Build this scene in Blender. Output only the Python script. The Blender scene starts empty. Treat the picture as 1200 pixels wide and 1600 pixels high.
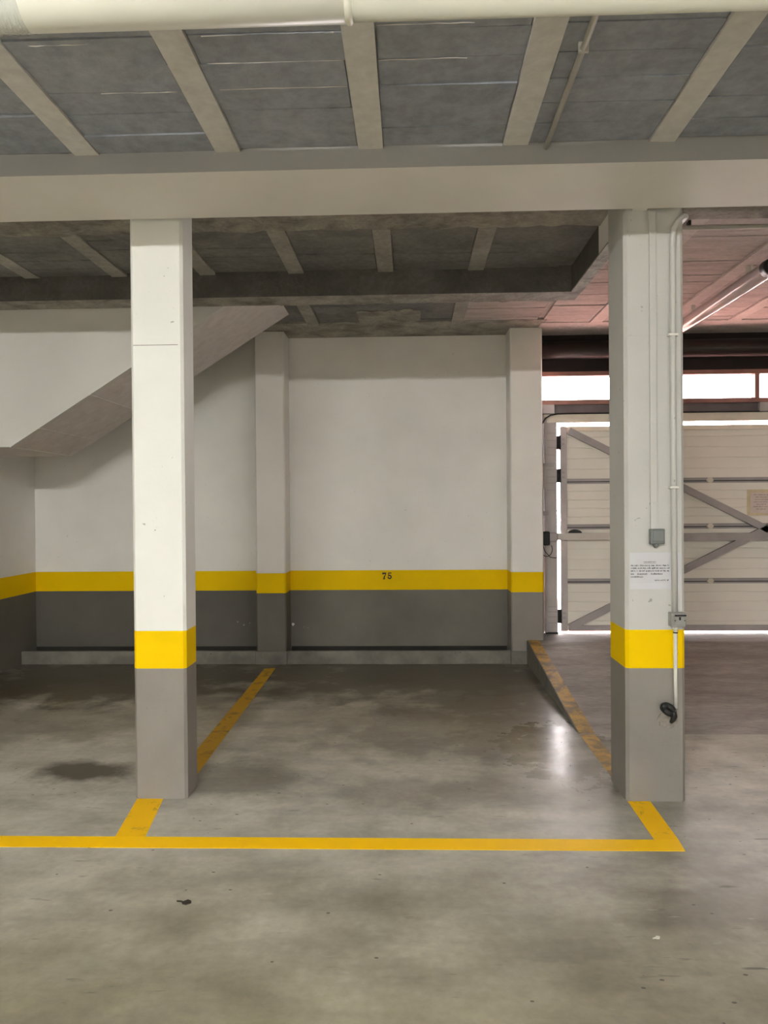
import bpy, bmesh, math, random
from mathutils import Vector, Matrix
random.seed(7)
S = bpy.context.scene
C = S.collection

# ------------------------------------------------------------------ camera
YAW, PITCH, ROLL = 0.03452, -0.00818, 0.0080
cd = bpy.data.cameras.new('camera')
cd.sensor_fit = 'VERTICAL'; cd.sensor_height = 36.0; cd.sensor_width = 27.0; cd.lens = 27.0
cd.clip_start = 0.05; cd.clip_end = 200
cam = bpy.data.objects.new('camera', cd); C.objects.link(cam)
fw = Vector((-math.sin(YAW)*math.cos(PITCH), math.cos(YAW)*math.cos(PITCH), math.sin(PITCH)))
rt = Vector((math.cos(YAW), math.sin(YAW), 0)); up = rt.cross(fw)
rt2 = rt*math.cos(ROLL) - up*math.sin(ROLL); up2 = rt*math.sin(ROLL) + up*math.cos(ROLL)
m = Matrix((rt2, up2, -fw)).transposed().to_4x4(); m.translation = Vector((0, 0, 1.5))
cam.matrix_world = m
S.camera = cam

# ------------------------------------------------------------------ daylight, exposure
W = bpy.data.worlds.new('daylight'); S.world = W; W.use_nodes = True
bg = W.node_tree.nodes['Background']
bg.inputs[0].default_value = (1.0, 0.92, 0.92, 1); bg.inputs[1].default_value = 38.0
sd = bpy.data.lights.new('sun', 'SUN'); sd.energy = 260.0; sd.angle = 0.01; sd.color = (1, .93, .84)
sun = bpy.data.objects.new('sun', sd); C.objects.link(sun)
sun.rotation_euler = (math.radians(38), math.radians(-14), 0)      # shines away from the facade: the sun stands behind the building
vs = S.view_settings
vs.view_transform = 'Standard'; vs.look = 'None'; vs.gamma = 1.0; vs.exposure = 0.0; vs.use_curve_mapping = False
LAMP = 1200.0                                                         # radiance of the fluorescent tubes
LAMP_COL = (1.0, 0.99, 0.95)

def portal(x0, x1, y, z0, z1):
    l = bpy.data.lights.new('window_portal', 'AREA'); l.shape = 'RECTANGLE'; l.size = x1-x0; l.size_y = z1-z0
    l.cycles.is_portal = True
    o = bpy.data.objects.new('window_portal', l); C.objects.link(o)
    o.location = ((x0+x1)/2, y, (z0+z1)/2); o.rotation_euler = (math.radians(-90), 0, 0)
portal(1.25, 5.6, 7.80, 2.52, 2.76)
portal(1.43, 5.5, 7.80, 0.205, 2.33)

# ------------------------------------------------------------------ materials
MATS = {}
def new_mat(name):
    m = bpy.data.materials.new(name); m.use_nodes = True; nt = m.node_tree
    b = nt.nodes['Principled BSDF']
    MATS[name] = m
    return m, nt, b
class N:
    """small node helper"""
    def __init__(s, nt): s.nt = nt
    def n(s, t, **kw):
        d = s.nt.nodes.new(t)
        for k, v in kw.items(): setattr(d, k, v)
        return d
    def l(s, a, b): s.nt.links.new(a, b)
    def pos(s, scale=(1, 1, 1)):
        g = s.n('ShaderNodeNewGeometry'); mp = s.n('ShaderNodeMapping')
        mp.inputs['Scale'].default_value = scale
        s.l(g.outputs['Position'], mp.inputs['Vector']); return mp.outputs['Vector']
    def noise(s, vec, scale, detail=4, rough=.55, dist=0):
        t = s.n('ShaderNodeTexNoise'); t.inputs['Scale'].default_value = scale; t.inputs['Detail'].default_value = detail
        t.inputs['Roughness'].default_value = rough; t.inputs['Distortion'].default_value = dist
        s.l(vec, t.inputs['Vector']); return t.outputs['Fac']
    def ramp(s, fac, stops):
        r = s.n('ShaderNodeValToRGB'); e = r.color_ramp.elements
        while len(e) < len(stops): e.new(.5)
        for el, (p, c) in zip(e, stops):
            el.position = p; el.color = c if len(c) == 4 else (*c, 1)
        s.l(fac, r.inputs['Fac']); return r.outputs['Color']
    def mix(s, fac, a, b, mode='MIX'):
        x = s.n('ShaderNodeMix', data_type='RGBA', blend_type=mode)
        for inp, v in ((x.inputs['Factor'], fac), (x.inputs['A'], a), (x.inputs['B'], b)):
            if hasattr(v, 'is_output'): s.l(v, inp)
            elif isinstance(v, (int, float)): inp.default_value = v
            else: inp.default_value = (*v, 1) if len(v) == 3 else v
        return x.outputs['Result']
    def math(s, op, a, b=None, clamp=False):
        x = s.n('ShaderNodeMath', operation=op, use_clamp=clamp)
        for i, v in enumerate((a, b)):
            if v is None: continue
            if hasattr(v, 'is_output'): s.l(v, x.inputs[i])
            else: x.inputs[i].default_value = v
        return x.outputs[0]
    def bump(s, h, strength, dist=.01):
        b = s.n('ShaderNodeBump'); b.inputs['Strength'].default_value = strength; b.inputs['Distance'].default_value = dist
        s.l(h, b.inputs['Height']); return b.outputs['Normal']

def g3(v): return (v, v, v)
def paint(name, col, rough=.6, var=.10, scale=2.5, bump=.15, bscale=60, specks=0.0, speck_col=(.2, .19, .17), spec=.3):
    m, nt, b = new_mat(name); k = N(nt); p = k.pos()
    n1 = k.noise(p, scale, 5); n2 = k.noise(p, bscale, 3)
    dark = tuple(c*(1-var*1.6) for c in col); light = tuple(min(1, c*(1+var*.6)) for c in col)
    c = k.ramp(n1, [(.3, dark), (.7, light)])
    if specks:
        sp = k.noise(p, 34, 2, .4); c = k.mix(k.ramp(sp, [(.755, (0, 0, 0)), (.775, g3(specks))]), c, speck_col)
    k.l(c, b.inputs['Base Color']); b.inputs['Roughness'].default_value = rough; b.inputs['Specular IOR Level'].default_value = spec
    k.l(k.bump(n2, bump, .004), b.inputs['Normal'])
    return m

paint('white_paint', (.85, .83, .785), .6, .05, 1.6, .25, 70, .18)
paint('column_paint', (.76, .765, .725), .5, .05, 1.6, .15, 50, .6)
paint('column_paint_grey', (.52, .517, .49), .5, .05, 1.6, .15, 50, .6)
paint('yellow_paint', (.83, .545, .001), .55, .05, 2, .12, 60, .25, (.45, .28, .02), .06)
paint('grey_paint', (.235, .217, .195), .55, .10, 2.2, .2, 60, .5, (.16, .15, .14))
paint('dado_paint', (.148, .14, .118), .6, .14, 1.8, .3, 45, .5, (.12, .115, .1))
paint('dado_paint_shaded', (.105, .098, .083), .6, .14, 1.8, .3, 45, .5, (.07, .065, .055))  # dado paint darkened: the left bay's weaker light put into the colour
paint('curb_concrete', (.185, .176, .15), .7, .22, 6, .4, 40, .8, (.06, .055, .045))
paint('gutter_dark', (.03, .028, .024), .9, .2)
paint('soffit_paint', (.83, .81, .77), .6, .05, 1.4, .15, 50)
paint('fascia_paint', (.37, .365, .36), .65, .06, 1.4, .2, 50)
paint('stair_paint', (.64, .63, .59), .6, .04, 1.4, .2, 60)
paint('pipe_plastic', (.80, .80, .70), .3, .03, 1.5, .02, 10, 0, (0, 0, 0), .5)
paint('conduit_white', (.66, .65, .60), .4, .05, 3, .02, 20)
paint('conduit_grey', (.50, .49, .44), .45, .1, 8, .02, 20)
paint('box_grey', (.155, .17, .165), .35, .05, 8, .03, 40)
paint('socket_grey', (.27, .27, .255), .35, .12, 30, .03, 40)
paint('black_rubber', (.012, .012, .012), .45, .1)
paint('door_sheet', (.84, .80, .72), .5, .05, 1.5, .05, 30)
paint('door_steel', (.38, .35, .345), .45, .1, 4, .05, 30)
paint('door_bar', (.62, .58, .52), .45, .08, 4, .05, 30)
paint('frame_steel', (.46, .43, .415), .5, .10, 4, .08, 30)
paint('head_cream', (.72, .67, .56), .5, .08, 4, .05, 30)
paint('window_frame', (.30, .15, .12), .5, .15, 6, .05, 30)
paint('lintel_steel', (.16, .13, .13), .55, .15, 4, .05, 30)
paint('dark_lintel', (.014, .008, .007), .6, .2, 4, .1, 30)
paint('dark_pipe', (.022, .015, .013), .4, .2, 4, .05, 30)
paint('terracotta', (.66, .36, .32), .8, .1, 3, .1, 30)
paint('render_wall', (.72, .60, .55), .8, .05, 1, .1, 30)
paint('paper', (.56, .56, .585), .7, .03, 5, .02, 20)
paint('old_paper', (.68, .58, .52), .7, .06, 12, .02, 20)
paint('tape', (.66, .55, .36), .4, .1, 20, .02, 20)
paint('ink', (.05, .05, .05), .7, .5, 60, .0, 20)
paint('faded_ink', (.30, .25, .24), .7, .3, 60, .0, 20)
paint('paint_black', (.02, .012, .01), .6, .1)
paint('leaf_brown', (.035, .028, .02), .7, .3, 40)
paint('scrap_white', (.6, .58, .5), .7, .1, 40)
paint('plaster_patch', (.24, .22, .19), .85, .25, 30, .8, 60)

def concrete(name, dark, mid, light, scale=3.0, stretch=(1, 1, 1), rough=.8, bump=.35):
    m, nt, b = new_mat(name); k = N(nt); p = k.pos(stretch)
    n1 = k.noise(p, scale, 8, .62, .4); n2 = k.noise(p, scale*9, 5, .6)
    c = k.ramp(n1, [(.30, dark), (.5, mid), (.70, light)])
    c = k.mix(.35, c, k.ramp(n2, [(.3, g3(.25)), (.7, g3(.75))]), 'OVERLAY')
    k.l(c, b.inputs['Base Color']); b.inputs['Roughness'].default_value = rough
    h = k.math('ADD', n2, n1); k.l(k.bump(h, bump, .012), b.inputs['Normal'])
    return m
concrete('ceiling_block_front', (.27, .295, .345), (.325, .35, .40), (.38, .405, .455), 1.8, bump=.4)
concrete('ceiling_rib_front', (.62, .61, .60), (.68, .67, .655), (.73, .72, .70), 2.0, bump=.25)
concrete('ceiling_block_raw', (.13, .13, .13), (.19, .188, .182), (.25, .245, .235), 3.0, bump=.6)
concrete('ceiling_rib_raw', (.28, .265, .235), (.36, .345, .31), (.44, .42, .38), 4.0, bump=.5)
concrete('raw_concrete', (.15, .138, .115), (.32, .30, .26), (.46, .44, .38), 5.0, bump=.9)
concrete('right_block', (.40, .355, .34), (.52, .47, .45), (.60, .55, .53), 4.0, (.6, 3, 1), bump=.5)
concrete('right_rib', (.55, .50, .47), (.64, .59, .56), (.70, .65, .62), 4.0, bump=.3)
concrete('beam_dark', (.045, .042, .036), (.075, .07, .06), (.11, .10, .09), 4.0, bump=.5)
concrete('stair_under', (.64, .59, .56), (.67, .62, .59), (.70, .65, .615), 1.2, bump=.08)
concrete('ramp_concrete', (.20, .18, .165), (.30, .275, .255), (.37, .34, .32), 2.5, (.6, 2.0, 1), .75, .4)

def floor_mat():
    m, nt, b = new_mat('floor_concrete'); k = N(nt); p = k.pos()
    big = k.noise(p, .75, 5, .55, .2); mid = k.noise(p, 3.0, 8, .62, .15); fine = k.noise(p, 26, 5, .6)
    strk = k.noise(k.pos((.8, 2.6, 1)), 2.6, 5, .55, .0)
    c = k.ramp(mid, [(.28, (.30, .282, .232)), (.5, (.42, .40, .342)), (.72, (.51, .49, .425))])
    c2 = k.ramp(mid, [(.28, (.195, .172, .115)), (.5, (.242, .216, .150)), (.72, (.295, .268, .196))])    # the driven aisle is browner than the bays
    sy = k.n('ShaderNodeSeparateXYZ'); k.l(p, sy.inputs[0])
    ay = k.math('ADD', sy.outputs[1], k.math('MULTIPLY', k.math('SUBTRACT', big, .5), 1.6))
    aisle = k.math('MULTIPLY', k.math('SUBTRACT', 3.5, ay), .8, True)
    c = k.mix(aisle, c, c2)
    c = k.mix(.6, c, k.ramp(big, [(.34, g3(.30)), (.60, g3(.58))]), 'OVERLAY')
    c = k.mix(.50, c, k.ramp(strk, [(.3, g3(.30)), (.55, g3(.55)), (.8, g3(.62))]), 'OVERLAY')
    c = k.mix(.24, c, k.ramp(fine, [(.3, g3(.3)), (.7, g3(.7))]), 'OVERLAY')
    # oil stains and drips, where the photograph shows them
    wob = k.noise(p, 3.5, 5, .6, .1)
    stains = [(-1.86, 4.27, .25, .17, .95), (-3.05, 6.62, .75, .42, .80), (-2.38, 6.08, .40, .16, .70), (-1.2, 6.95, .45, .22, .80), (-.45, 6.85, .26, .16, .80),
              (-.12, 6.3, .5, .22, .55), (.6, 6.2, .8, 1.3, .70), (.95, 5.9, .25, .7, .60), (.35, 5.15, 1.0, .6, .55), (-1.65, 5.9, .3, .2, .60),
              (-1.05, 4.2, .40, .28, .55), (-2.6, 5.3, .9, .5, .40), (-.5, 5.4, .8, .35, .35), (.3, 4.0, .8, .22, .38), (1.35, 2.9, .5, .3, .45), (1.9, 3.6, .8, .35, .30), (1.15, 4.3, .35, .25, .45), (.0, 6.8, 1.8, .95, .82), (1.35, 2.95, .35, .25, .35), (-2.6, 6.7, 1.7, 1.0, .88), (-2.4, 2.9, .5, .15, .22)]
    tot = None
    sx = k.n('ShaderNodeSeparateXYZ'); k.l(p, sx.inputs[0])
    wv = k.math('MULTIPLY', k.math('SUBTRACT', wob, .5), 2.6*1.35)
    base = k.math('SUBTRACT', 1.4*1.35, wv)
    for x, y, rx, ry, st in stains:
        mp = k.n('ShaderNodeMapping'); q = 1.35
        mp.inputs['Scale'].default_value = (q/rx, q/ry, 0); mp.inputs['Location'].default_value = (-x*q/rx, -y*q/ry, 0)
        k.l(p, mp.inputs['Vector'])
        ln = k.n('ShaderNodeVectorMath', operation='LENGTH'); k.l(mp.outputs['Vector'], ln.inputs[0])
        f = k.math('MULTIPLY', k.math('SUBTRACT', base, ln.outputs['Value'], True), st)
        tot = f if tot is None else k.math('MAXIMUM', tot, f)
    c = k.mix(tot, c, (.042, .031, .019))
    for ang, seed, thr, col_, amt in ((.25, 0, .69, (.06, .052, .04), .75), (-.5, 9, .71, (.07, .06, .045), .7), (.1, 21, .70, (.52, .50, .44), .45)):
        mp = k.n('ShaderNodeMapping'); mp.inputs['Rotation'].default_value = (0, 0, ang); mp.inputs['Scale'].default_value = (3.2, 17, 1); mp.inputs['Location'].default_value = (seed, seed*1.7, 0)
        k.l(p, mp.inputs['Vector']); sc = k.noise(mp.outputs['Vector'], 1.6, 3, .55)
        gate = k.noise(p, 1.3+seed*.03, 3, .5)
        f = k.math('MULTIPLY', k.math('MULTIPLY', k.math('SUBTRACT', sc, thr-.03), 14, True), k.math('MULTIPLY', k.math('SUBTRACT', gate, .42), 6, True))
        c = k.mix(k.math('MULTIPLY', f, amt), c, col_)
    vor = k.n('ShaderNodeTexVoronoi'); vor.inputs['Scale'].default_value = 7.0; vor.inputs['Randomness'].default_value = 1
    k.l(k.pos((1, 1.6, 1)), vor.inputs['Vector'])
    fl = k.math('LESS_THAN', k.math('ADD', vor.outputs['Distance'], k.math('MULTIPLY', fine, .06)), .085)
    c = k.mix(k.math('MULTIPLY', fl, .8), c, (.035, .03, .024))
    k.l(c, b.inputs['Base Color'])
    r = k.math('ADD', k.math('MULTIPLY', strk, .10), k.math('ADD', k.math('MULTIPLY', mid, .06), .265))
    r = k.math('ADD', r, k.math('MULTIPLY', aisle, .22))
    r = k.math('MAXIMUM', r, .285)
    # worn, polished patch at the foot of the ramp
    dx = k.math('MULTIPLY', k.math('SUBTRACT', sx.outputs[0], .93), 1/.42); dy = k.math('MULTIPLY', k.math('SUBTRACT', sx.outputs[1], 4.72), 1/.62)
    d = k.math('SQRT', k.math('ADD', k.math('MULTIPLY', dx, dx), k.math('MULTIPLY', dy, dy)))
    d = k.math('ADD', d, k.math('MULTIPLY', k.math('SUBTRACT', k.noise(p, 6, 6, .65), .5), 2.0))
    pol = k.math('MULTIPLY', k.math('SUBTRACT', 1.15, d), 2.5, True)
    k.l(k.math('SUBTRACT', r, k.math('MULTIPLY', pol, .115)), b.inputs['Roughness']); b.inputs['Specular IOR Level'].default_value = .4
    k.l(k.bump(k.math('ADD', mid, k.math('MULTIPLY', fine, .3)), .19, .01), b.inputs['Normal'])
floor_mat()
def line_mat(name, col, wear):
    m, nt, b = new_mat(name); k = N(nt); p = k.pos()
    n1 = k.noise(p, 7, 7, .7, .4); n2 = k.noise(p, 1.2, 3)
    c = k.ramp(n2, [(.35, tuple(x*.94 for x in col)), (.65, col)])
    c = k.mix(k.ramp(n1, [(wear, g3(0)), (wear+.13, g3(.85))]), c, (.13, .105, .06))
    k.l(c, b.inputs['Base Color']); b.inputs['Roughness'].default_value = .5; b.inputs['Specular IOR Level'].default_value = .15
    k.l(k.bump(n1, .1, .004), b.inputs['Normal'])
line_mat('line_yellow', (1.0, .58, .0), .70)
line_mat('line_stub', (.95, .54, .001), .56)
line_mat('line_worn', (.62, .36, .02), .52)
line_mat('line_dirty', (.50, .30, .06), .44)

m, nt, b = new_mat('window_glass'); k = N(nt)
for nd in list(nt.nodes): nt.nodes.remove(nd)
o_ = k.n('ShaderNodeOutputMaterial'); tr = k.n('ShaderNodeBsdfTransparent'); gl = k.n('ShaderNodeBsdfGlossy'); mx = k.n('ShaderNodeMixShader')
tr.inputs[0].default_value = (.95, .94, .94, 1); gl.inputs['Roughness'].default_value = .05; mx.inputs[0].default_value = .06
k.l(tr.outputs[0], mx.inputs[1]); k.l(gl.outputs[0], mx.inputs[2]); k.l(mx.outputs[0], o_.inputs[0])
m, nt, b = new_mat('clear_plastic'); k = N(nt)
o_ = nt.nodes['Material Output']; tr = k.n('ShaderNodeBsdfTransparent'); mx = k.n('ShaderNodeMixShader'); mx.inputs[0].default_value = .55
tr.inputs[0].default_value = (.92, .9, .9, 1)
b.inputs['Base Color'].default_value = (.62, .55, .55, 1); b.inputs['Roughness'].default_value = .12
k.l(tr.outputs[0], mx.inputs[1]); k.l(b.outputs[0], mx.inputs[2]); k.l(mx.outputs[0], o_.inputs[0])
m, nt, b = new_mat('clear_tape'); k = N(nt)
o_ = nt.nodes['Material Output']; tr = k.n('ShaderNodeBsdfTransparent'); mx = k.n('ShaderNodeMixShader'); mx.inputs[0].default_value = .5
b.inputs['Base Color'].default_value = (.7, .74, .70, 1); b.inputs['Roughness'].default_value = .1
k.l(k.bump(k.noise(k.pos((3, 1, 1)), 30, 3), .8, .01), b.inputs['Normal'])
k.l(tr.outputs[0], mx.inputs[1]); k.l(b.outputs[0], mx.inputs[2]); k.l(mx.outputs[0], o_.inputs[0])
for nm_, gain in (('lit_tube', 1.0), ('lit_tube_dim', .36)):
  m, nt, b = new_mat(nm_)
  b.inputs['Base Color'].default_value = (.8, .8, .8, 1); b.inputs['Emission Color'].default_value = (*(LAMP_COL if gain == 1 else (1.0, .95, .90)), 1); b.inputs['Emission Strength'].default_value = LAMP*gain
paint('tube_white', (.8, .78, .76), .3, .02)

# ------------------------------------------------------------------ mesh helpers
def box(bm, x0, x1, y0, y1, z0, z1):
    v = [bm.verts.new(p) for p in ((x0, y0, z0), (x1, y0, z0), (x1, y1, z0), (x0, y1, z0), (x0, y0, z1), (x1, y0, z1), (x1, y1, z1), (x0, y1, z1))]
    for f in ((0, 3, 2, 1), (4, 5, 6, 7), (0, 1, 5, 4), (1, 2, 6, 5), (2, 3, 7, 6), (3, 0, 4, 7)): bm.faces.new([v[i] for i in f])
def prism(bm, pts, axis, a, b):
    """extrude a polygon; axis 'x': pts (y,z); 'y': pts (x,z); 'z': pts (x,y)"""
    def P(p, t): return {'x': (t, p[0], p[1]), 'y': (p[0], t, p[1]), 'z': (p[0], p[1], t)}[axis]
    A = [bm.verts.new(P(p, a)) for p in pts]; B = [bm.verts.new(P(p, b)) for p in pts]
    n = len(pts); bm.faces.new(A); bm.faces.new(B[::-1])
    for i in range(n): bm.faces.new((A[i], B[i], B[(i+1) % n], A[(i+1) % n]))
    bmesh.ops.recalc_face_normals(bm, faces=bm.faces)
def tube(bm, path, r, n=12, caps=True):
    path = [Vector(p) for p in path]; rings = []; a = None
    for i, p in enumerate(path):
        t = (path[min(i+1, len(path)-1)] - path[max(i-1, 0)]).normalized()
        if a is None: a = t.orthogonal()
        a = (a - t*a.dot(t)).normalized(); c = t.cross(a).normalized()
        rr = r[i] if isinstance(r, (list, tuple)) else r
        rings.append([bm.verts.new(p + rr*(a*math.cos(2*math.pi*j/n) + c*math.sin(2*math.pi*j/n))) for j in range(n)])
    for q, s in zip(rings, rings[1:]):
        for j in range(n):
            f = bm.faces.new((q[j], q[(j+1) % n], s[(j+1) % n], s[j])); f.smooth = True
    if caps: bm.faces.new(rings[0][::-1]); bm.faces.new(rings[-1])
    bmesh.ops.recalc_face_normals(bm, faces=bm.faces)
def chamfer_col(bm, x0, x1, y0, y1, z0, z1, c):
    prism(bm, [(x0+c, y0), (x1-c, y0), (x1, y0+c), (x1, y1-c), (x1-c, y1), (x0+c, y1), (x0, y1-c), (x0, y0+c)], 'z', z0, z1)
def soft_box(bm, x0, x1, y0, y1, z0, z1, r=.004, seg=2):
    box(bm, x0, x1, y0, y1, z0, z1)
    bmesh.ops.bevel(bm, geom=bm.edges[:], offset=r, segments=seg, affect='EDGES', profile=.5)

def WL(o):
    l = Vector(o.location)
    return l if o.parent is None else l + WL(o.parent)
def obj(name, bm, mat, parent=None, origin=None):
    vs_ = [v.co for v in bm.verts]
    if origin is None:
        xs = [v.x for v in vs_]; ys = [v.y for v in vs_]; zs = [v.z for v in vs_]
        origin = Vector(((min(xs)+max(xs))/2, (min(ys)+max(ys))/2, min(zs)))
    origin = Vector(origin)
    bmesh.ops.translate(bm, verts=bm.verts, vec=-origin)
    me = bpy.data.meshes.new(name); bm.to_mesh(me); bm.free(); me.materials.append(MATS[mat])
    o = bpy.data.objects.new(name, me); C.objects.link(o)
    o.location = origin if parent is None else origin - WL(parent)
    o.parent = parent
    return o
def mk(name, mat, parent, fn, *a, **k):
    bm = bmesh.new(); fn(bm, *a, **k); return obj(name, bm, mat, parent)
def bx(name, mat, parent, *a): return mk(name, mat, parent, box, *a)
def tag(o, label=None, cat=None, group=None, kind=None):
    if label: o['label'] = label
    if cat: o['category'] = cat
    if group: o['group'] = group
    if kind: o['kind'] = kind
    return o
def thing(name, loc, label=None, cat=None, group=None, kind=None):
    o = bpy.data.objects.new(name, None); C.objects.link(o); o.location = loc; o.empty_display_size = .1
    return tag(o, label, cat, group, kind)
def share(name, src, loc, parent, rot=(0, 0, 0)):
    o = bpy.data.objects.new(name, src.data); C.objects.link(o); o.parent = parent
    o.location = Vector(loc) - WL(parent); o.rotation_euler = rot
    return o

ZA = 2.965                    # soffit of the beams
ZF, ZP, ZR = 3.058, 3.135, 3.165   # ceiling in front of the beam, between the beams, over the ramp and back wall
BAND0, BAND1 = .672, .866

# ------------------------------------------------------------------ floor, ramp
fl = bx('floor', 'floor_concrete', None, -4.2, 7.2, -4.2, 7.76, -.25, 0)
tag(fl, 'worn grey concrete garage floor with oil stains', 'floor', kind='structure')
T = .0016
def quad_strip(bm, pts, z0, z1): prism(bm, pts, 'z', z0, z1)
mk('yellow_line', 'line_yellow', fl, quad_strip, [(-3.75, 3.330), (1.172, 3.340), (1.182, 3.452), (-3.75, 3.440)], 0, T)
mk('yellow_line', 'line_stub', fl, quad_strip, [(1.075, 3.4525), (1.182, 3.4525), (1.195, 3.898), (1.083, 3.898)], 0, T)
mk('yellow_line', 'line_stub', fl, quad_strip, [(-1.357, 3.446), (-1.219, 3.447), (-1.283, 3.898), (-1.418, 3.898)], 0, T)
mk('yellow_line', 'line_worn', fl, quad_strip, [(-1.325, 4.105), (-1.205, 4.105), (-1.262, 7.08), (-1.362, 7.05)], 0, T)
mk('yellow_line', 'line_dirty', fl, quad_strip, [(1.09, 4.215), (1.19, 4.215), (1.19, 5.03), (1.09, 5.03)], 0, T)

rp = mk('ramp', 'ramp_concrete', None, prism, [(5.04, 0.0), (7.18, .222), (7.76, .222), (7.76, -.02), (5.04, -.02)], 'x', 1.09, 7.0)
tag(rp, 'grey concrete ramp rising to the garage door with a yellow painted edge', 'ramp', kind='structure')
mk('yellow_edge_line', 'line_dirty', rp, prism, [(5.05, .0012), (7.18, .2222), (7.26, .2222), (7.26, .2238), (7.18, .2240), (5.05, .0032)], 'x', 1.09, 1.192)
mk('side_face', 'curb_concrete', rp, prism, [(5.06, .0), (7.18, .219), (7.26, .219), (7.26, 0)], 'x', 1.084, 1.0899)

og = bx('ground_outside', 'terracotta', None, -8, 16, 7.76, 22, -.25, .2)
tag(og, 'sunlit reddish paving outside the garage door', 'ground', kind='structure')

# ------------------------------------------------------------------ walls
wb = bx('wall_back', 'white_paint', None, -3.95, 1.245, 7.55, 7.80, BAND1, 3.5)
tag(wb, 'white back wall with a yellow band over a grey dado', 'wall', kind='structure')
bx('yellow_band', 'yellow_paint', wb, -3.95, 1.245, 7.55, 7.80, BAND0, BAND1)
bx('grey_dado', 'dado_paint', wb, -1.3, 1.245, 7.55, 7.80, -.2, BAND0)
bx('grey_dado', 'dado_paint_shaded', wb, -3.95, -1.3, 7.55, 7.80, -.2, BAND0)
# stencilled bay number 75, slab-shaped figures
def glyphs(bm):
    x0, z0, h = -.283, .776, .066
    def poly(pts): prism(bm, [(x0 + p[0]*h, z0 + p[1]*h) for p in pts], 'y', 7.5488, 7.5502)
    poly([(0, 1), (.60, 1), (.60, .80), (.07, .72), (0, .66)])
    poly([(.48, .79), (.60, .79), (.42, .42), (.36, 0), (.14, 0), (.20, .36)])
    poly([(.06, .0), (.48, .0), (.48, .07), (.06, .07)])
    o = .82
    poly([(o+.08, 1), (o+.56, 1), (o+.56, .86), (o+.20, .86), (o+.18, .62), (o+.06, .50)])
    c, r1, r2 = (o+.28, .34), .34, .16
    for i in range(10):
        a0 = math.radians(150 - i*34); a1 = math.radians(150 - (i+1)*34)
        poly([(c[0]+r1*.95*math.cos(a0), c[1]+r1*math.sin(a0)), (c[0]+r1*.95*math.cos(a1), c[1]+r1*math.sin(a1)),
              (c[0]+r2*.8*math.cos(a1), c[1]+r2*math.sin(a1)), (c[0]+r2*.8*math.cos(a0), c[1]+r2*math.sin(a0))])
tag(mk('bay_number', 'paint_black', wb, glyphs), 'black stencilled number 75 on the yellow band')

def chip(bm, cx, cz, r):
    prism(bm, [(cx+r*random.uniform(.6, 1.1)*math.cos(a*math.pi/4), cz+r*random.uniform(.6, 1.0)*math.sin(a*math.pi/4)) for a in range(8)], 'y', 7.5485, 7.5502)
for cx, cz, r in ((-1.17, .335, .020), (-1.06, .31, .010), (-1.02, .30, .008), (-1.66, .33, .012), (-1.72, .36, .010), (-1.60, .35, .008), (-.55, .30, .008)):
    mk('paint_chip', 'white_paint' if r > .015 else 'grey_paint', wb, chip, cx, cz, r)
wl = bx('wall_left', 'white_paint', None, -3.95, -3.75, -4.2, 7.55, BAND1, 3.5)
tag(wl, 'white side wall with a yellow band over a grey dado under the stairs', 'wall', kind='structure')
bx('yellow_band', 'yellow_paint', wl, -3.95, -3.75, -4.2, 7.55, BAND0, BAND1)
bx('grey_dado', 'dado_paint', wl, -3.95, -3.75, -4.2, 7.55, -.2, BAND0)
tag(bx('wall_right', 'white_paint', None, 7.0, 7.2, -4.2, 7.8, -.2, 3.5), 'white side wall beyond the ramp', 'wall', kind='structure')
tag(bx('wall_rear', 'white_paint', None, -3.95, 7.2, -4.4, -4.2, -.2, 3.5), 'white wall at the rear of the aisle', 'wall', kind='structure')

# wall pillars
def pillar(x0, x1, y1, label):
    t = thing('wall_pillar', ((x0+x1)/2, 7.4, 0), label, 'pillar', kind='structure')
    mk('upper_shaft', 'white_paint', t, chamfer_col, x0, x1, 7.26, y1, BAND1, 3.16, .012)
    mk('yellow_band', 'yellow_paint', t, chamfer_col, x0, x1, 7.26, y1, BAND0+.004, BAND1, .012)
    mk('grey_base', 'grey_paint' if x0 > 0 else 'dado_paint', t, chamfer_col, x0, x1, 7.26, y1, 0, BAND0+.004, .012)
    return t
p1 = pillar(-1.474, -1.190, 7.56, 'shallow white wall pillar at the far end of the bay line')
bx('foot_curb', 'curb_concrete', p1, -1.480, -1.185, 7.243, 7.262, 0, .122)
p2 = pillar(.942, 1.245, 7.80, 'white wall pillar between the back wall and the garage door')
bx('foot_curb', 'curb_concrete', p2, .936, 1.0835, 7.243, 7.262, 0, .122)
for x0, x1, lab in ((-3.75, -1.481, 'low concrete kerb along the wall under the stairs'), (-1.184, .935, 'low concrete kerb along the wall below number 75')):
    kb = thing('curb', ((x0+x1)/2, 7.35, 0), lab, 'kerb', kind='structure')
    mk('kerb_stone', 'curb_concrete', kb, soft_box, x0, x1, 7.245, 7.285, 0, .127, .006)
    bx('dark_strip', 'gutter_dark', kb, x0, x1, 7.546, 7.55, .05, .118)  # near-black strip along the wall foot behind the kerb
    bx('gutter', 'gutter_dark', kb, x0, x1, 7.285, 7.55, 0, .05)

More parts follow.
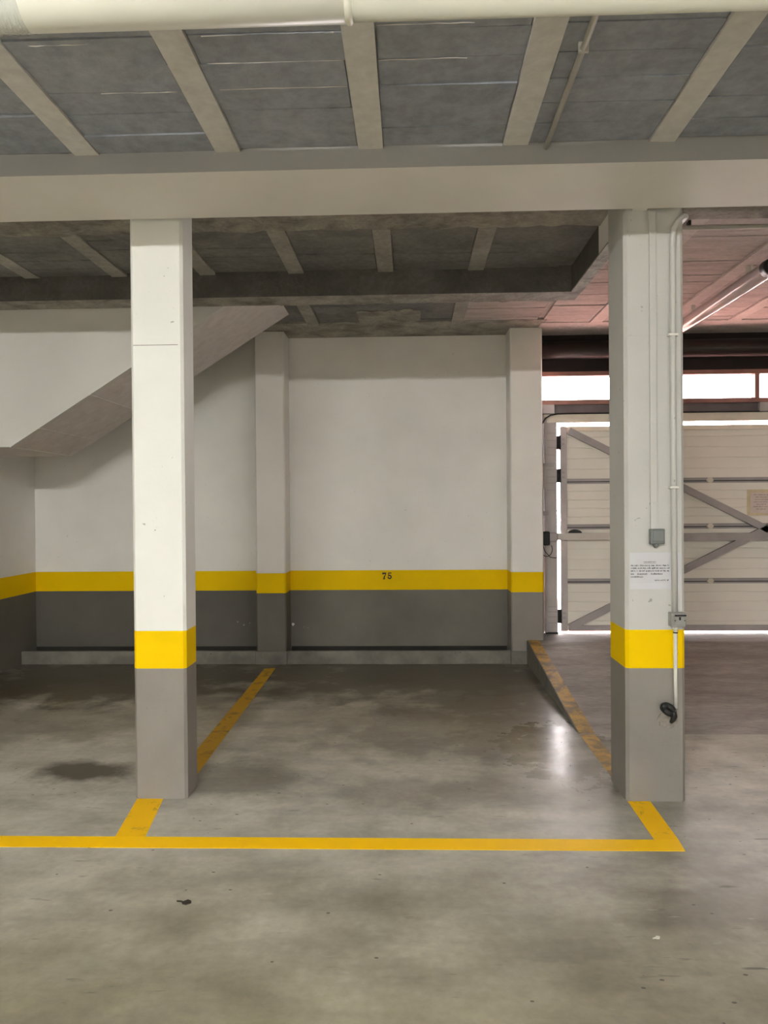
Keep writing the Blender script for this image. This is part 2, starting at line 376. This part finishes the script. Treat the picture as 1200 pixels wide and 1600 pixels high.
# ------------------------------------------------------------------ ceiling
ce = thing('ceiling', (0, 2, 3.06), 'ribbed concrete ceiling of grey blocks between pale ribs', 'ceiling', kind='structure')
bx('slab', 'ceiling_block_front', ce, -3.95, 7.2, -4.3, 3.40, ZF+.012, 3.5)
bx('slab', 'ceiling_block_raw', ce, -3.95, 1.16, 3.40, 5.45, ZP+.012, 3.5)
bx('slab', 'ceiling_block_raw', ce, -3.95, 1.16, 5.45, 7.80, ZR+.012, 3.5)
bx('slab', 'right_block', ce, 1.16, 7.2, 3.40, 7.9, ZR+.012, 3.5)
RIBS = [-.160 + .624*i for i in range(-6, 12)]
RW = .054
def ribs(xs, y0, y1, z, mat):
    src = None
    for x in xs:
        if src is None: src = bx('rib', mat, ce, x-RW, x+RW, y0, y1, z-.010, z+.03)
        else: share('rib', src, (x, (y0+y1)/2, z-.010), ce)
def blocks(cols, y0, y1, z, mat, dy=.165, jit=.003, skip=None):
    src = None; w = (.624-2*RW-.008)
    for ci, xc in enumerate(cols):
        off = random.uniform(-.02, .02)
        y = y0 + dy/2
        while y + dy/2 <= y1 + .04:
            if not (skip and skip(xc, y)):
                if src is None:
                    bm = bmesh.new(); box(bm, -w/2, w/2, -dy/2+.0022, dy/2-.0022, 0, .03)
                    bmesh.ops.translate(bm, verts=bm.verts, vec=(xc, y+off, z)); src = obj('block', bm, mat, ce)
                else:
                    share('block', src, (xc + random.uniform(-.003, .003), y+off, z+random.uniform(-jit, jit)), ce,
                          (random.uniform(-.02, .02), random.uniform(-.004, .004), random.uniform(-.004, .004)))
            y += dy
mids = [x + .312 for x in RIBS]
def cols(a, b): return [x for x in mids if a < x < b]
ribs([x for x in RIBS if -2.9 < x < 3], 1.4, 3.36, ZF, 'ceiling_rib_front')
blocks(cols(-2.6, 2.6), 1.70, 3.33, ZF, 'ceiling_block_front', .163, .004)
for x0, x1, y in ((-1.28, -1.02, 2.555), (-1.15, -.86, 2.862), (-.70, -.22, 2.688), (-.70, -.22, 2.856), (-.68, -.24, 2.53), (-.10, .21, 2.695), (-.10, .22, 2.50)):  # pale beads drawn in for light caught on proud block edges
    mk('edge_glint', 'soffit_paint', ce, tube, [(x0+(x1-x0)*i/8, y+random.uniform(-.002, .002), ZF-.001+random.uniform(-.001, .001)) for i in range(9)], [.0006+.0018*random.random() for i in range(9)], 6)
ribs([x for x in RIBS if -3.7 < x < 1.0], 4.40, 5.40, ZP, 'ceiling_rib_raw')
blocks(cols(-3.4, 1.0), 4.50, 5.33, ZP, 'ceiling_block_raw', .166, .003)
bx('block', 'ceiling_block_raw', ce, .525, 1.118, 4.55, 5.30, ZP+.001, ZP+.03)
# ragged poured band behind the main beam
def ragged(bm, x0, x1, y0, y1, z, amp, step=.07, both=False):
    n = max(2, int((x1-x0)/step)); top = []; bot = []
    for i in range(n+1):
        x = x0 + (x1-x0)*i/n
        top.append((x, y1 + random.uniform(-amp, amp))); bot.append((x, y0 + (random.uniform(-amp, amp) if both else 0)))
    vb = [[bm.verts.new((p[0], p[1], z)) for p in r] for r in (bot, top)]; vt = [[bm.verts.new((p[0], p[1], z+.04)) for p in r] for r in (bot, top)]
    for i in range(n):
        bm.faces.new((vb[0][i], vb[1][i], vb[1][i+1], vb[0][i+1])); bm.faces.new((vt[0][i], vt[0][i+1], vt[1][i+1], vt[1][i]))
        bm.faces.new((vb[1][i], vt[1][i], vt[1][i+1], vb[1][i+1])); bm.faces.new((vb[0][i], vb[0][i+1], vt[0][i+1], vt[0][i]))
    bm.faces.new((vb[0][0], vt[0][0], vt[1][0], vb[1][0])); bm.faces.new((vb[0][-1], vb[1][-1], vt[1][-1], vt[0][-1]))
    bmesh.ops.recalc_face_normals(bm, faces=bm.faces)
mk('concrete_band', 'raw_concrete', ce, ragged, -3.75, 1.12, 3.88, 4.52, ZP-.012, .022)
# beyond the second beam
ribs([-.870, .435], 5.60, 7.05, ZR-.004, 'ceiling_rib_raw')
for xa, xb in ((-.81, -.12), (-.115, .378), (.492, 1.15)):
    for i in range(5):
        y = 6.22 + i*.166
        bx('block', 'ceiling_block_raw' if xb < 1 else 'right_block', ce, xa, xb, y, y+.162, ZR+random.uniform(-.003, .003), ZR+.03)
mk('concrete_patch', 'raw_concrete', ce, ragged, -.45, .10, 6.55, 7.05, ZR-.008, .05, .05, True)
mk('concrete_band', 'raw_concrete', ce, ragged, -1.9, 1.24, 6.95, 7.60, ZR-.006, .015, .1, True)
mk('concrete_band', 'raw_concrete', ce, ragged, -1.6, 1.20, 5.58, 6.32, ZR-.006, .03, .07)
# over the ramp
rx = [1.70, 2.345, 2.945, 3.57, 4.19]
ribs(rx, 4.4, 7.10, ZR-.003, 'right_rib')
w_prev = None
for a, b_ in zip([1.12]+rx, rx+[4.80]):
    xa, xb = a+RW+.004, b_-RW-.004
    if a == 1.12: xa = 1.21
    if xa > 4.2: continue
    off = random.uniform(-.03, .03); src = None
    for i in range(16):
        y = 4.55 + off + i*.163
        if src is None: src = bx('block', 'right_block', ce, xa, xb, y, y+.159, ZR, ZR+.03)
        else: share('block', src, ((xa+xb)/2, y+.0795, ZR+random.uniform(-.003, .003)), ce, (random.uniform(-.018, .018), random.uniform(-.004, .004), 0))
mk('concrete_band', 'right_rib', ce, ragged, 1.21, 7.0, 7.08, 7.64, ZR-.008, .0, .2)
mk('concrete_band', 'raw_concrete', ce, ragged, 1.21, 7.0, 3.88, 4.50, ZR-.030, .008, .12)

# ------------------------------------------------------------------ beams
ba = thing('ceiling_beam', (1, 3.6, ZA), 'wide pale beam across the bay resting above both columns', 'beam', kind='structure')
bx('soffit', 'soffit_paint', ba, -3.75, 7.0, 3.343, 3.868, ZA, ZA+.02)
bx('front_face', 'fascia_paint', ba, -3.75, 7.0, 3.340, 3.50, ZA+.001, ZF+.02)
bx('core', 'raw_concrete', ba, -3.75, 7.0, 3.50, 3.866, ZA+.02, 3.2)
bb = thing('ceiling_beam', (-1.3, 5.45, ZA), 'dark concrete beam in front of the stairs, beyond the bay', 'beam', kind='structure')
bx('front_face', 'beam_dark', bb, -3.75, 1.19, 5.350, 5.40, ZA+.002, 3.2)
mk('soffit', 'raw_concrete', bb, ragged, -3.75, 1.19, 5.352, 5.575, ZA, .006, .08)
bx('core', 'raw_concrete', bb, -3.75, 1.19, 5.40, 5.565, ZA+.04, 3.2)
bs = thing('ceiling_beam', (1.155, 4.6, ZA), 'short concrete beam running back from the column with the notice', 'beam', kind='structure')
bx('painted_end', 'soffit_paint', bs, 1.118, 1.19, 3.87, 4.57, ZA+.001, 3.2)
bx('raw_side', 'beam_dark', bs, 1.122, 1.19, 4.57, 5.35, ZA+.006, 3.2)
mk('soffit', 'raw_concrete', bs, box, 1.118, 1.192, 4.20, 5.352, ZA-.004, ZA+.006)

# ------------------------------------------------------------------ columns
def column(x0, x1, y0, y1, label, joint, c, pm='column_paint'):
    t = thing('concrete_column', ((x0+x1)/2, (y0+y1)/2, 0), label, 'column')
    mk('grey_base', 'grey_paint', t, chamfer_col, x0, x1, y0, y1, 0, BAND0, c)
    mk('yellow_band', 'yellow_paint', t, chamfer_col, x0, x1, y0, y1, BAND0, BAND1, c)
    mk('upper_shaft', pm, t, chamfer_col, x0, x1, y0, y1, BAND1, 3.13, c)
    bx('shaft_joint', 'grey_paint' if x0 < 0 else 'conduit_grey', t, x0+c, x1-c-.012, y0-.0006, y0, joint, joint+.0035)
    return t
col_l = column(-1.430, -1.158, 3.90, 4.10, 'bright white square column with yellow band standing on the bay line', 2.331, .014)
col_r = column(1.078, 1.374, 3.90, 4.212, 'white square column carrying a paper notice and electrical boxes', 2.341, .016, 'column_paint_grey')

# ------------------------------------------------------------------ stairs
st = thing('staircase', (-2.4, 6.1, 1.955), 'white underside and closed side of a concrete staircase rising to the ceiling', 'staircase')
zl, xk, sl = 1.957, -2.962, .632
def zs(x): return zl + (x-xk)*sl
xt = xk + (3.17-zl)/sl
mk('side_wall', 'stair_paint', st, prism, [(-3.748, zl), (xk, zl), (xt, 3.17), (-3.748, 3.17)], 'y', 5.60, 5.66)
mk('sloping_underside', 'stair_under', st, prism, [(xk, zl+.001), (xt, 3.171), (xt-.25, 3.171), (xk, zl+.16)], 'y', 5.66, 6.66)
mk('landing_underside', 'stair_under', st, prism, [(-3.75, zl+.001), (xk, zl+.001), (xk, zl+.16), (-3.75, zl+.16)], 'y', 5.66, 6.66)
for xs in (xk, -2.745, -2.36):
    mk('formwork_seam', 'stair_under' if xs != xk else 'stair_paint', st, prism, [(xs-.004, zs(xs-.004)-.0035), (xs+.004, zs(xs+.004)-.0035), (xs+.004, zs(xs+.004)+.004), (xs-.004, zs(xs-.004)+.004)], 'y', 5.601, 6.66)

# ------------------------------------------------------------------ garage door wall
tag(bx('wall_front', 'frame_steel', None, 5.62, 7.0, 7.62, 7.80, .2, 3.3), 'wall beside the far end of the garage door', 'wall', kind='structure')
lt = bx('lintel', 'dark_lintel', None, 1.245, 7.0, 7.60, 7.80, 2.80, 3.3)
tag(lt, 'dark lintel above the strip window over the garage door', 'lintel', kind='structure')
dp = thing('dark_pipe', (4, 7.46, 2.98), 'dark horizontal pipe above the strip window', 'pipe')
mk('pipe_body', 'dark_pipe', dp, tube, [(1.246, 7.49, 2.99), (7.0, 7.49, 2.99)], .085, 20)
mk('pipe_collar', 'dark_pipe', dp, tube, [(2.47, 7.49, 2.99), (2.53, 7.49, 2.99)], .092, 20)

wn = thing('window_1', (3.5, 7.68, 2.48), 'bright strip window with reddish frame above the garage door', 'window', kind='structure')
bx('window_frame', 'window_frame', wn, 1.245, 5.62, 7.60, 7.70, 2.757, 2.80)
bx('window_frame', 'window_frame', wn, 1.245, 5.62, 7.60, 7.70, 2.480, 2.524)
for xm in (3.385, 5.45): bx('mullion', 'window_frame', wn, xm-.022, xm+.022, 7.61, 7.70, 2.524, 2.757)
for xa, xb in ((1.246, 3.363), (3.407, 5.428), (5.472, 5.62)): bx('pane', 'window_glass', wn, xa, xb, 7.660, 7.666, 2.524, 2.757)
tr1 = bx('trim_1', 'lintel_steel', None, 1.245, 5.62, 7.64, 7.80, 2.386, 2.480)
tag(tr1, 'grey brown steel beam between strip window and garage door', 'beam', kind='structure')
for xa, xb in ((1.27, 1.42), (3.40, 3.56)):
    e = tag(mk('bearing_block', 'frame_steel', None, soft_box, xa, xb, 7.59, 7.639, 2.39, 2.478, .004), None, 'block')
    e['label'] = 'pale steel block above the hinge jamb of the garage door' if xa < 2 else 'pale steel block above the middle of the garage door'

df = thing('trim_2', (3.4, 7.64, .222), 'steel frame around the garage door', 'door frame', kind='structure')
bx('head', 'head_cream', df, 1.315, 5.62, 7.615, 7.68, 2.304, 2.386)
bx('jamb', 'frame_steel', df, 1.345, 1.443, 7.62, 7.70, .225, 2.323)
bx('jamb_flange', 'door_steel', df, 1.247, 1.318, 7.66, 7.72, .225, 2.386)
bx('jamb_rail', 'frame_steel', df, 1.322, 1.343, 7.60, 7.70, .24, 2.36)
bx('jamb', 'frame_steel', df, 5.47, 5.62, 7.62, 7.70, .225, 2.323)
bx('jamb_foot', 'black_rubber', df, 1.325, 1.445, 7.612, 7.70, .222, .240)
for z in (2.20, 2.13, 2.06, 1.985, 1.90, 1.84, 1.77, 1.71, 1.64, .49, .44, .39, .33):
    bx('joint_strip', 'door_steel', df, 1.346, 1.4395, 7.617, 7.6205, z-.004, z+.004)
bx('bracket', 'door_steel', df, 1.29, 1.41, 7.59, 7.62, 1.875, 1.905)
bx('bracket', 'frame_steel', df, 1.30, 1.335, 7.585, 7.60, 1.66, 1.875)
bx('bracket', 'door_steel', df, 1.262, 1.355, 7.585, 7.612, 1.39, 1.435)

# the door leaf
dr = thing('door_1', (3.46, 7.68, .25), 'pale sectional garage door with grey steel bracing', 'garage door', kind='structure')
secs = [(.246, .722), (.750, 1.262), (1.288, 1.712), (1.740, 2.266)]
for z0, z1 in secs:
    prof = [(7.70, z0)]; prof.append((7.672, z0)); n = 5; hh = (z1-z0)/n
    for i in range(1, n):
        z = z0 + i*hh
        prof += [(7.672, z-.005), (7.677, z), (7.672, z+.005)]
    prof += [(7.672, z1), (7.70, z1)]
    mk('door_panel', 'door_sheet', dr, prism, prof, 'x', 1.545, 5.40)
for z in (1.726, 1.275, .736):
    bx('section_rail', 'door_steel', dr, 1.545, 5.40, 7.661, 7.671, z-.026, z+.026)
    bx('section_gap', 'black_rubber', dr, 1.55, 5.39, 7.657, 7.6608, z-.010, z-.002)
    for xh in (2.94, 4.4):
        def hx(bm, xh=xh, z=z): prism(bm, [(xh+.034*math.cos(i*math.pi/3), z+.028*math.sin(i*math.pi/3)) for i in range(6)], 'y', 7.640, 7.657)
        mk('section_hinge', 'head_cream', dr, hx)
bx('stile', 'frame_steel', dr, 1.482, 1.548, 7.650, 7.70, .243, 2.268)
bx('stile', 'frame_steel', dr, 5.385, 5.44, 7.650, 7.70, .256, 2.25)
bx('bottom_rail', 'door_steel', dr, 1.560, 5.385, 7.650, 7.671, .243, .300)
bx('top_rail', 'head_cream', dr, 1.560, 5.385, 7.650, 7.671, 2.222, 2.268)
def strut(bm, a, b, w, y0, y1):
    a = Vector(a); b = Vector(b); d = (b-a).normalized(); nrm = Vector((-d.y, d.x))*w/2
    prism(bm, [tuple(a+nrm), tuple(b+nrm), tuple(b-nrm), tuple(a-nrm)], 'y', y0, y1)
mk('brace', 'door_steel', dr, strut, (1.56, 2.225), (3.47, 1.245), .065, 7.610, 7.650)
mk('brace', 'door_steel', dr, strut, (1.56, .285), (3.47, 1.245), .065, 7.610, 7.650)
mk('brace', 'door_steel', dr, strut, (5.36, 2.225), (3.47, 1.245), .065, 7.610, 7.650)
mk('brace', 'door_steel', dr, strut, (5.36, .285), (3.47, 1.245), .065, 7.610, 7.650)
bx('lock_bar', 'door_bar', dr, 1.445, 2.30, 7.575, 7.640, 1.150, 1.216)
bx('lock_bar', 'door_steel', dr, 2.301, 5.38, 7.600, 7.6495, 1.133, 1.206)
def dome(bm): prism(bm, [(1.552 + .0625*(1-math.cos(i*math.pi/8)), 1.217 + .034*math.sin(i*math.pi/8)) for i in range(9)], 'y', 7.58, 7.63)
mk('lock_knob', 'black_rubber', dr, dome)
for z in (2.117, 1.790, .400):
    h = mk('hinge', 'black_rubber', dr, tube, [(1.464, 7.66, z-.075), (1.464, 7.66, z+.060)], .029, 10)
    bx('hinge_leaf', 'door_steel', h, 1.435, 1.525, 7.645, 7.657, z-.035, z-.01)
    bx('hinge_leaf', 'door_steel', h, 1.435, 1.525, 7.645, 7.657, z+.012, z+.036)

# lock motor and its cables on the jamb
lk = thing('door_lock', (1.36, 7.58, 1.15), 'black lock housing with loose cables on the door jamb', 'lock')
def lockbody(bm):
    soft_box(bm, 1.262, 1.36, 7.54, 7.6, 1.10, 1.235, .012)
mk('housing', 'black_rubber', lk, lockbody)
mk('bolt_guide', 'door_steel', lk, soft_box, 1.34, 1.44, 7.55, 7.6, 1.135, 1.225, .015)
mk('cable', 'black_rubber', lk, tube, [(1.33+.055*math.cos(a), 7.575, 1.06+.07*math.sin(a)) for a in [math.radians(200+i*12) for i in range(17)]], .004, 6)
mk('cable', 'black_rubber', lk, tube, [(1.29, 7.56, 1.11), (1.31, 7.55, 1.04), (1.36, 7.55, .985), (1.42, 7.57, .975), (1.45, 7.6, 1.0)], .004, 6)
mk('cable', 'black_rubber', lk, tube, [(1.285, 7.56, 1.23), (1.28, 7.57, 1.33), (1.282, 7.58, 1.40)], .005, 6)
# cable over the door head
hc = mk('door_cable', 'black_rubber', None, tube, [(1.285, 7.60, 1.95), (1.282, 7.60, 2.20), (1.292, 7.60, 2.28), (1.33, 7.60, 2.345), (1.38, 7.60, 2.375), (1.45, 7.60, 2.388), (1.6, 7.605, 2.390), (5.5, 7.605, 2.390)], .007, 8)
tag(hc, 'black cable curving up the jamb and along the top of the door frame', 'cable')

# ------------------------------------------------------------------ strip lamp over the ramp (switched off)
fx = thing('fluorescent_lamp', (2.37, 6.0, 3.0), 'unlit clear tube lamp on the ceiling above the ramp', 'lamp')
mk('clear_cover', 'clear_plastic', fx, tube, [(2.37, 5.16, 3.040), (2.37, 6.80, 3.040)], .058, 24, False)
mk('end_cap', 'black_rubber', fx, tube, [(2.37, 5.06, 3.040), (2.37, 5.16, 3.040)], [.054, .060], 20)
mk('end_cap', 'black_rubber', fx, tube, [(2.37, 6.80, 3.040), (2.37, 6.88, 3.040)], [.060, .054], 20)
mk('end_ring', 'clear_plastic', fx, tube, [(2.37, 5.165, 3.040), (2.37, 5.19, 3.040)], .0605, 20, False)
bx('tray', 'door_steel', fx, 2.345, 2.395, 5.17, 6.79, 3.070, 3.092)
mk('inner_tube', 'tube_white', fx, tube, [(2.37, 5.18, 3.036), (2.37, 6.78, 3.036)], .014, 10)
for y in (5.45, 6.5): bx('bracket', 'conduit_white', fx, 2.355, 2.385, y, y+.02, 3.097, 3.154)

# ------------------------------------------------------------------ pipes under the ceiling
PY, PZ, PR = 2.20, 2.966, .078
pp = thing('drain_pipe', (0, PY, PZ-PR), 'large cream plastic pipe hung across the ceiling', 'pipe')
mk('pipe_body', 'pipe_plastic', pp, tube, [(-3.75, PY, PZ), (-.165, PY, PZ)], PR, 40)
mk('pipe_body', 'pipe_plastic', pp, tube, [(-.165, PY, PZ), (7.0, PY, PZ)], PR-.004, 40)
mk('coupling_ring', 'pipe_plastic', pp, tube, [(-.176, PY, PZ), (-.170, PY, PZ), (-.160, PY, PZ), (-.154, PY, PZ)], [PR, PR+.004, PR+.004, PR-.004], 40, False)
mk('tape_wrap', 'clear_tape', pp, tube, [(-1.30+i*.012, PY, PZ) for i in range(18)], [PR+.0015+.003*random.random() for i in range(18)], 40, False)
cdt = thing('ceiling_conduit', (.594, 2.5, 3.03), 'thin grey conduit along the ceiling blocks running into the beam', 'conduit')
mk('conduit_pipe', 'conduit_grey', cdt, tube, [(.594, 1.2, 3.036), (.594, 3.342, 3.036)], .011, 10)
for y in (2.62, 1.7): bx('clip', 'conduit_white', cdt, .578, .612, y, y+.012, 3.024, 3.058)
rc = thing('ceiling_conduit', (3, 4.53, 3.09), 'thin conduit crossing the ceiling over the ramp behind the beam', 'conduit')
mk('conduit_pipe', 'conduit_grey', rc, tube, [(1.20, 4.53, 3.100), (5.5, 4.53, 3.100)], .013, 10)
for x in (1.62, 3.0): bx('clip', 'black_rubber', rc, x, x+.014, 4.51, 4.55, 3.11, 3.135)

# ------------------------------------------------------------------ fittings on the column with the notice
YF = 3.90
tk = thing('cable_trunking', (1.219, YF, 1.37), 'white flat cable trunking running down the column to the grey switch box', 'trunking')
mk('trunking_base', 'column_paint_grey', tk, soft_box, 1.202, 1.238, YF-.012, YF, 1.372, 2.962, .002)
mk('trunking_lid', 'column_paint_grey', tk, soft_box, 1.200, 1.232, YF-.017, YF-.012, 1.372, 2.962, .0015)
mk('joint_sleeve', 'column_paint_grey', tk, soft_box, 1.199, 1.240, YF-.019, YF, 1.495, 1.505, .001)
cv = thing('wall_conduit', (1.313, YF, .95), 'white round conduit running down the column to the socket box', 'conduit')
mk('conduit_pipe', 'column_paint_grey', cv, tube, [(1.316, YF-.017, .955), (1.313, YF-.017, 1.8), (1.314, YF-.017, 2.80), (1.320, YF-.017, 2.86), (1.340, YF-.017, 2.905), (1.368, YF-.014, 2.93), (1.392, YF+.02, 2.940), (1.396, YF+.12, 2.944), (1.396, YF+.3, 2.95)], .0145, 14)
for z in (1.58, 2.34): mk('clip', 'conduit_white', cv, soft_box, 1.290, 1.336, YF-.034, YF, z-.006, z+.006, .003)

sw = thing('switch_box', (1.228, YF, 1.29), 'dark grey switch box at the foot of the flat trunking', 'switch box')
mk('body', 'box_grey', sw, soft_box, 1.193, 1.262, YF-.045, YF, 1.298, 1.374, .006)
mk('rocker', 'box_grey', sw, soft_box, 1.200, 1.256, YF-.052, YF-.045, 1.312, 1.368, .003)
mk('gland', 'box_grey', sw, tube, [(1.222, YF-.022, 1.300), (1.220, YF-.022, 1.278)], [.020, .006], 12)
so = thing('socket_box', (1.324, YF, .88), 'light grey socket box with a black slot just above the yellow band', 'socket box')
mk('body', 'socket_grey', so, soft_box, 1.288, 1.360, YF-.050, YF, .886, .957, .005)
mk('cover_flap', 'socket_grey', so, soft_box, 1.296, 1.358, YF-.058, YF-.05, .896, .940, .003)
mk('slot', 'black_rubber', so, box, 1.305, 1.359, YF-.0595, YF-.05, .941, .948)
mk('latch', 'black_rubber', so, soft_box, 1.323, 1.332, YF-.061, YF-.058, .922, .938, .001)
for x in (1.304, 1.351): mk('screw', 'black_rubber', so, tube, [(x, YF-.0585, .920), (x, YF-.060, .920)], .003, 8)
mk('gland', 'conduit_grey', so, tube, [(1.318, YF-.024, .888), (1.318, YF-.022, .868), (1.318, YF-.022, .862)], [.022, .009, .011], 12)
lc = thing('wall_conduit', (1.318, YF, .47), 'short cream conduit hanging from the socket box down the grey column base', 'conduit')
mk('conduit_pipe', 'conduit_white', lc, tube, [(1.318, YF-.020, .864), (1.317, YF-.020, .66), (1.319, YF-.020, .476)], .0095, 12)
mk('collar', 'black_rubber', lc, tube, [(1.318, YF-.020, .858), (1.318, YF-.020, .852)], .0115, 12)

cc = thing('cable_coil', (1.282, YF, .41), 'black coiled cable end hanging at the bottom of the cream conduit', 'cable')
loop = [(1.276+.025*math.cos(a)-.004*math.sin(a), YF-.032-.004*math.sin(3*a), .474+.018*math.sin(a)-.008*math.cos(a)) for a in [2*math.pi*i/20 for i in range(21)]]
mk('coil', 'black_rubber', cc, tube, loop, .0155, 10)
mk('coil', 'black_rubber', cc, tube, [(p[0]+.004, p[1]+.014, p[2]-.004) for p in loop], .0145, 10)
mk('cable_tail', 'black_rubber', cc, tube, [(1.300, YF-.032, .470), (1.306, YF-.032, .44), (1.300, YF-.03, .42), (1.292, YF-.025, .405)], [.015, .015, .012, .008], 10)
def patch(bm):
    pts = []
    for i in range(18):
        a = 2*math.pi*i/18; r = 1 + random.uniform(-.12, .10)
        pts.append((1.284+.050*r*math.cos(a), .414+.044*r*math.sin(a)))
    prism(bm, pts, 'y', YF-.006, YF+.002)
pt = tag(mk('filler_patch', 'plaster_patch', None, patch), 'rough round filler patch behind the black coiled cable', 'patch')

# paper notice: lightly curled sheet with printed lines
def sheet(bm, x0, x1, z0, z1, y, curl, th=.0006, n=10):
    F_, B_ = [], []
    for i in range(n+1):
        row_f, row_b = [], []
        for j in range(7):
            u = i/n; v = j/6
            yy = y - curl*((max(0, .22-v)/.22)**2*(.4+.6*u) + (max(0, v-.85)/.15)**2*.4)
            row_f.append(bm.verts.new((x0+(x1-x0)*u, yy-th, z0+(z1-z0)*v))); row_b.append(bm.verts.new((x0+(x1-x0)*u, yy, z0+(z1-z0)*v)))
        F_.append(row_f); B_.append(row_b)
    for i in range(n):
        for j in range(6):
            bm.faces.new((F_[i][j], F_[i+1][j], F_[i+1][j+1], F_[i][j+1])); bm.faces.new((B_[i][j], B_[i][j+1], B_[i+1][j+1], B_[i+1][j]))
        bm.faces.new((F_[i][0], B_[i][0], B_[i+1][0], F_[i+1][0])); bm.faces.new((F_[i][6], F_[i+1][6], B_[i+1][6], B_[i][6]))
    for j in range(6):
        bm.faces.new((F_[0][j], F_[0][j+1], B_[0][j+1], B_[0][j])); bm.faces.new((F_[n][j], B_[n][j], B_[n][j+1], F_[n][j+1]))
    bmesh.ops.recalc_face_normals(bm, faces=bm.faces)
def textrow(bm, x0, x1, z, h, y, word=(.006, .022), gap=.003, solid=False):
    x = x0
    while x < x1 - .002:
        w = random.uniform(*word); e = min(x+w, x1)
        if solid: box(bm, x, e, y-.0003, y, z, z+h); x = e; continue
        c = x
        while c < e - .0008:
            cw = random.uniform(.0014, .0024); t = random.random()
            lo = z - (h*.35 if t > .88 else 0); hi = z + h*(1.45 if t < .2 else 1)
            box(bm, c, min(c+cw, e), y-.0003, y, lo, hi) if random.random() < .6 else (box(bm, c, min(c+cw, e), y-.0003, y, z, z+h*.3), box(bm, c, min(c+cw, e), y-.0003, y, z+h*.7, z+h))
            c += cw + .0007
        x = e + gap*random.uniform(.7, 1.5)
nt_ = thing('paper_notice', (1.222, YF, 1.068), 'white printed paper notice stuck to the column behind the conduit', 'notice')
mk('sheet', 'paper', nt_, sheet, 1.099, 1.352, 1.070, 1.254, YF-.0008, .006)
def notice(bm):
    y = YF-.0016; h = .0054
    textrow(bm, 1.168, 1.229, 1.2045, .0045, y, (.012, .02), .002)
    box(bm, 1.168, 1.229, y-.0003, y, 1.1995, 1.2007)
    textrow(bm, 1.104, 1.296, 1.186, h, y); textrow(bm, 1.320, 1.330, 1.186, h, y)
    textrow(bm, 1.104, 1.296, 1.1725, h, y); textrow(bm, 1.320, 1.334, 1.1725, h, y)
    textrow(bm, 1.104, 1.294, 1.159, h, y)
    for a, b_ in ((1.104, 1.122), (1.136, 1.188), (1.205, 1.262), (1.318, 1.334)): textrow(bm, a, b_, 1.1435, h, y, (.06, .07))
    textrow(bm, 1.104, 1.165, 1.129, h, y, (.07, .08))
    textrow(bm, 1.222, 1.258, 1.1125, h*.7, y, (.02, .03)); textrow(bm, 1.259, 1.292, 1.1125, h, y, (.02, .03)); textrow(bm, 1.322, 1.335, 1.1125, h, y)
mk('printed_text', 'ink', nt_, notice)['kind'] = 'stuff'

dn = thing('door_notice', (3.44, 7.66, 1.38), 'yellowed taped notice on the garage door', 'notice')
mk('sheet', 'old_paper', dn, sheet, 3.335, 3.56, 1.395, 1.612, 7.6705, .002)
for a in ((3.305, 3.59, 1.600, 1.630), (3.305, 3.59, 1.375, 1.400)): bx('tape', 'tape', dn, a[0], a[1], 7.6685, 7.6695, a[2], a[3])
for a in ((3.305, 3.340), (3.555, 3.59)): bx('tape', 'tape', dn, a[0], a[1], 7.6685, 7.6695, 1.400, 1.600)
def dtext(bm):
    for i, (a, b_) in enumerate(((3.37, 3.53), (3.39, 3.51), (3.38, 3.51), (3.37, 3.53), (3.40, 3.49), (3.365, 3.53), (3.395, 3.49))):
        textrow(bm, a, b_, 1.575-i*.0235, .007, 7.6693, (.02, .05), .006)
mk('printed_text', 'faded_ink', dn, dtext)['kind'] = 'stuff'

# ------------------------------------------------------------------ scraps on the floor
def leaf(bm, cx, cy, L, w, ang, z=.0):
    pts = [(-.5, .02), (-.22, .10), (-.05, .06), (.12, .42), (.40, .30), (.5, .05), (.30, -.32), (.05, -.30), (-.15, -.02), (-.45, -.06)]
    ca, sa = math.cos(ang), math.sin(ang)
    prism(bm, [(cx + p[0]*L*ca - p[1]*w*sa, cy + p[0]*L*sa + p[1]*w*ca) for p in pts], 'z', z, z+.004)
tag(mk('dry_leaf', 'leaf_brown', None, leaf, -.872, 2.875, .062, .045, -.25), 'small dark dried leaf scrap on the floor in front of the yellow line', 'leaf')
tag(mk('paper_scrap', 'scrap_white', None, leaf, .836, 2.668, .03, .02, .3), 'tiny whitish paper scrap on the floor in front of the line corner', 'scrap')

# ------------------------------------------------------------------ lit strip lamps over the aisle (above and behind the camera)
def strip_lamp(x, y, z, label, mat, along, L=1.2):
    t = thing('fluorescent_lamp', (x, y, z), label, 'lamp')
    def P(u, v): return (x+u, y+v) if along == 'x' else (x+v, y+u)
    def B(name, m_, u0, u1, v0, v1, z0, z1):
        a, b_ = P(u0, v0), P(u1, v1); bx(name, m_, t, a[0], b_[0], a[1], b_[1], z0, z1)
    B('tray', 'tube_white', -L/2-.03, L/2+.03, -.07, .07, z+.018, z+.056)
    for s in (-.035, .035):
        mk('lit_tube', mat, t, tube, [(*P(-L/2, s), z), (*P(L/2, s), z)], .014, 8)
    for s in (-1, 1): B('end_cap', 'tube_white', s*(L/2+.015)-.012, s*(L/2+.015)+.012, -.055, .055, z-.016, z+.018)
strip_lamp(-1.3, -2.2, 3.005, 'lit twin tube lamp over the aisle before the bright column', 'lit_tube', 'x', 1.5)
strip_lamp(3.3, -1.4, 3.0, 'lit twin tube lamp over the aisle before the ramp', 'lit_tube_dim', 'y')
